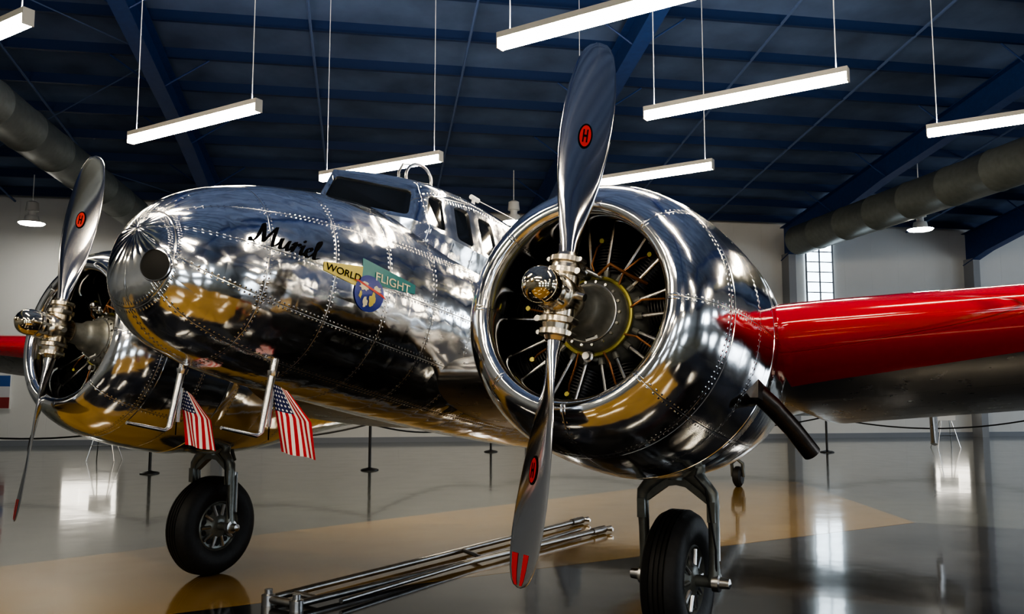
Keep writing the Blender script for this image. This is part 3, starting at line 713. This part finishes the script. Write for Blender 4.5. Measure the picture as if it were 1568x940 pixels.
# ------------------------------------------------------------------ lamps
M_led=pm('led_diffuser',(1,1,1),.4,emit=(1,.86,.64),es=34)
M_up=pm('led_uplight',(1,1,1),.4,emit=(.95,.95,1),es=36)  # glowing strip added on top of each bar to brighten the ceiling
for m_ in (M_led,M_up,M_glow,M_win1,M_box):
    try: m_.cycles.emission_sampling='FRONT'
    except Exception: pass
M_house=pm('lamp_housing',(.45,.45,.42),.4,.3)
def roof_h(x,y):
    v=Vector((x,y,0))-O0; return roofz(v.dot(E2))
def bar(xb,yb,xa,ya,z=5.0):
    a=Vector((xa,ya,z)); b=Vector((xb,yb,z)); d=(a-b); L=d.length; dn=d.normalized(); R=Matrix((dn,Vector((-dn.y,dn.x,0)),Zv)).transposed()
    c=(a+b)/2; mb=MB()
    mb.box((0,0,.052),(L,.105,.06),0,R); mb.box((0,0,-.025),(L-.02,.10,.095),1,R)
    sd=Vector((-dn.y,dn.x,0))*.035; t=Vector((0,0,.0845)); e=dn*(L/2-.03)
    mb.add([-e-sd+t,e-sd+t,e+sd+t,-e+sd+t],[(0,1,2,3)],3)
    for s in (-1,1):
        mb.box(tuple(dn*(s*L/2)),(.012,.108,.16),0,R)
        p=dn*(s*(L/2-.12)); mb.tube(p+Vector((0,0,.08)),p+Vector((0,0,roof_h(*(c+p).xy)-z-.3)),.006,.006,2,6)
    o=mb.obj('pendant_bar_light',[M_house,M_led,M_white,M_up],None,smooth=False); o.location=c
for t in [(-.12,8.01,1.9,6.7),(1.655,10.17,3.65,8.86),(-5.18,11.17,-3.05,9.86),(-3.06,13.25,-1.04,12.06),(1.04,13.8,3.04,12.48),(5.5,10.88,7.5,9.58),(-6.5,8.75,-4.45,7.45),
          (-4.2,5.2,-2.2,3.9),(1.6,4.0,3.6,2.7),(-11.0,5.0,-9.0,3.7),(6.4,6.5,8.4,5.2),(-2.0,1.0,0.0,-.3),(4.8,.2,6.8,-1.1),(-5.4,.6,-3.4,-.7),(-3.5,-3.5,-1.5,-4.8),(2.6,-4.2,4.6,-5.5),(8.5,-3.5,10.5,-4.8),(-9.5,-3.5,-7.5,-4.8),(-1,-8.5,1,-9.8),(6,-9,8,-10.3),(9.3,2.2,11.3,.9)]:  # bars out of view, added for reflections in the skin
    bar(*t)
M_hb=pm('highbay_glow',(1,1,1),.4,emit=(1,.95,.85),es=40)
def highbay(x,y,z):
    mb=MB()
    mb.lathe([(.62,.02),(.60,.09),(.22,.10),(.20,.17),(.05,.20),(.0,.34)],(0,0,0),(0,0,1),0,32)
    mb.lathe([(.0,.33),(-.03,.30),(-.06,.0)],(0,0,0),(0,0,1),1,32)
    mb.lathe([(.34,.10),(.345,.17),(.58,.15),(.62,.08)],(0,0,0),(0,0,1),0,24)
    mb.tube((0,0,.6),(0,0,roof_h(x,y)-z-.3),.014,.014,0,8)
    o=mb.obj('high_bay_light',[M_white,M_hb],None); o.location=(x,y,z)
highbay(-13.3,23,6.22); highbay(11.3,23.,6.05); highbay(.05,23.5,6.35)
# ------------------------------------------------------------------ stanchions & rope
M_post=pm('stanchion_black',(.01,.01,.01),.4); 
sts=[(-12.5,17.2),(-7.03,16.6),(-2.88,17.3),(-.56,22.6),(3.6,22.5),(8.27,22.4),(13,21)]
for x,y in sts:
    mb=MB(); mb.lathe([(0,.18),(.015,.18),(.03,.15),(.05,.05),(.06,.028),(.92,.028),(.93,.038),(.97,.038),(.98,.02),(.985,0)],(0,0,0),(0,0,1),0,28,True)
    o=mb.obj('rope_stanchion',[M_post],None); o.location=(x,y,0)
mb=MB()
for (x0,y0),(x1,y1) in zip(sts[:-1],sts[1:]):
    mb.path([(x0+(x1-x0)*t,y0+(y1-y0)*t,.93-.28*4*t*(1-t)) for t in [.01+.98*k/16 for k in range(17)]],.018,0,8)
mb.obj('barrier_rope',[M_post],None)
def easel(x,y):
    mb=MB()
    for s in (-1,1):
        mb.tube((.32*s,0,0),(.10*s,.12,.95),.014,.014,0,8); mb.tube((.30*s,.45,0),(.10*s,.14,.95),.012,.012,0,8)
    mb.tube((-.24,.03,.35),(.24,.03,.35),.01,.01,0,8); mb.box((0,.08,.95),(.5,.03,.35),1)
    o=mb.obj('sign_easel',[M_steel,M_white],None); o.location=(x,y,0)
easel(-9.4,19.5); easel(12.3,24.)
# ------------------------------------------------------------------ tow bar
tb=MB(); r=.028
a=Vector((-1.80,6.42,r+.02)); b=Vector((.84,10.3,r+.02)); a2=Vector((-1.55,6.25,r+.02)); b2=Vector((1.03,9.62,r+.02))
tb.tube(a,b,r,r,0,14); tb.tube(a2,b2,r,r,0,14); tb.tube(a2+Vector((.3,.1,0)),b2.lerp(b,.4)-Vector((.2,.3,0)),.02,.02,0,12)
tb.tube(a,a2,.03,.03,0,12)
for p,dr in ((b,(b-a).normalized()),(b2,(b2-a2).normalized())):
    tb.tube(p-dr*.25,p,.04,.04,0,14); tb.tube(p,p+dr*.14,.022,.022,1,12); tb.tube(p+dr*.02-Vector((.08,-.06,0)),p+dr*.02+Vector((.08,-.06,0)),.018,.018,1,10)
for t in (.05,.5): tb.tube(a.lerp(b,t),a2.lerp(b2,t),.02,.02,0,10)
for p in (a,a2): tb.lathe([(-.05,.05),(.03,.05),(.035,.03),(.07,.03),(.07,0)],p,(0,0,1),1,14,True)
tb.obj('tow_bar',[pm('tow_bar_aluminium',(.4,.4,.4),.35,1,noise=.2),M_steel],None)
# ------------------------------------------------------------------ world, camera, view
w=bpy.data.worlds.new('world'); S.world=w; w.use_nodes=True; w.node_tree.nodes['Background'].inputs[0].default_value=(.05,.07,.1,1); w.node_tree.nodes['Background'].inputs[1].default_value=.5
cd=bpy.data.cameras.new('camera'); co=bpy.data.objects.new('camera',cd); COL.objects.link(co)
cd.sensor_width=36; cd.lens=29.65; co.location=(0,0,1.564); co.rotation_euler=(math.radians(95.78),0,0); cd.clip_end=200
S.camera=co
S.view_settings.view_transform='AgX'; S.view_settings.look='AgX - High Contrast'; S.view_settings.exposure=0.95
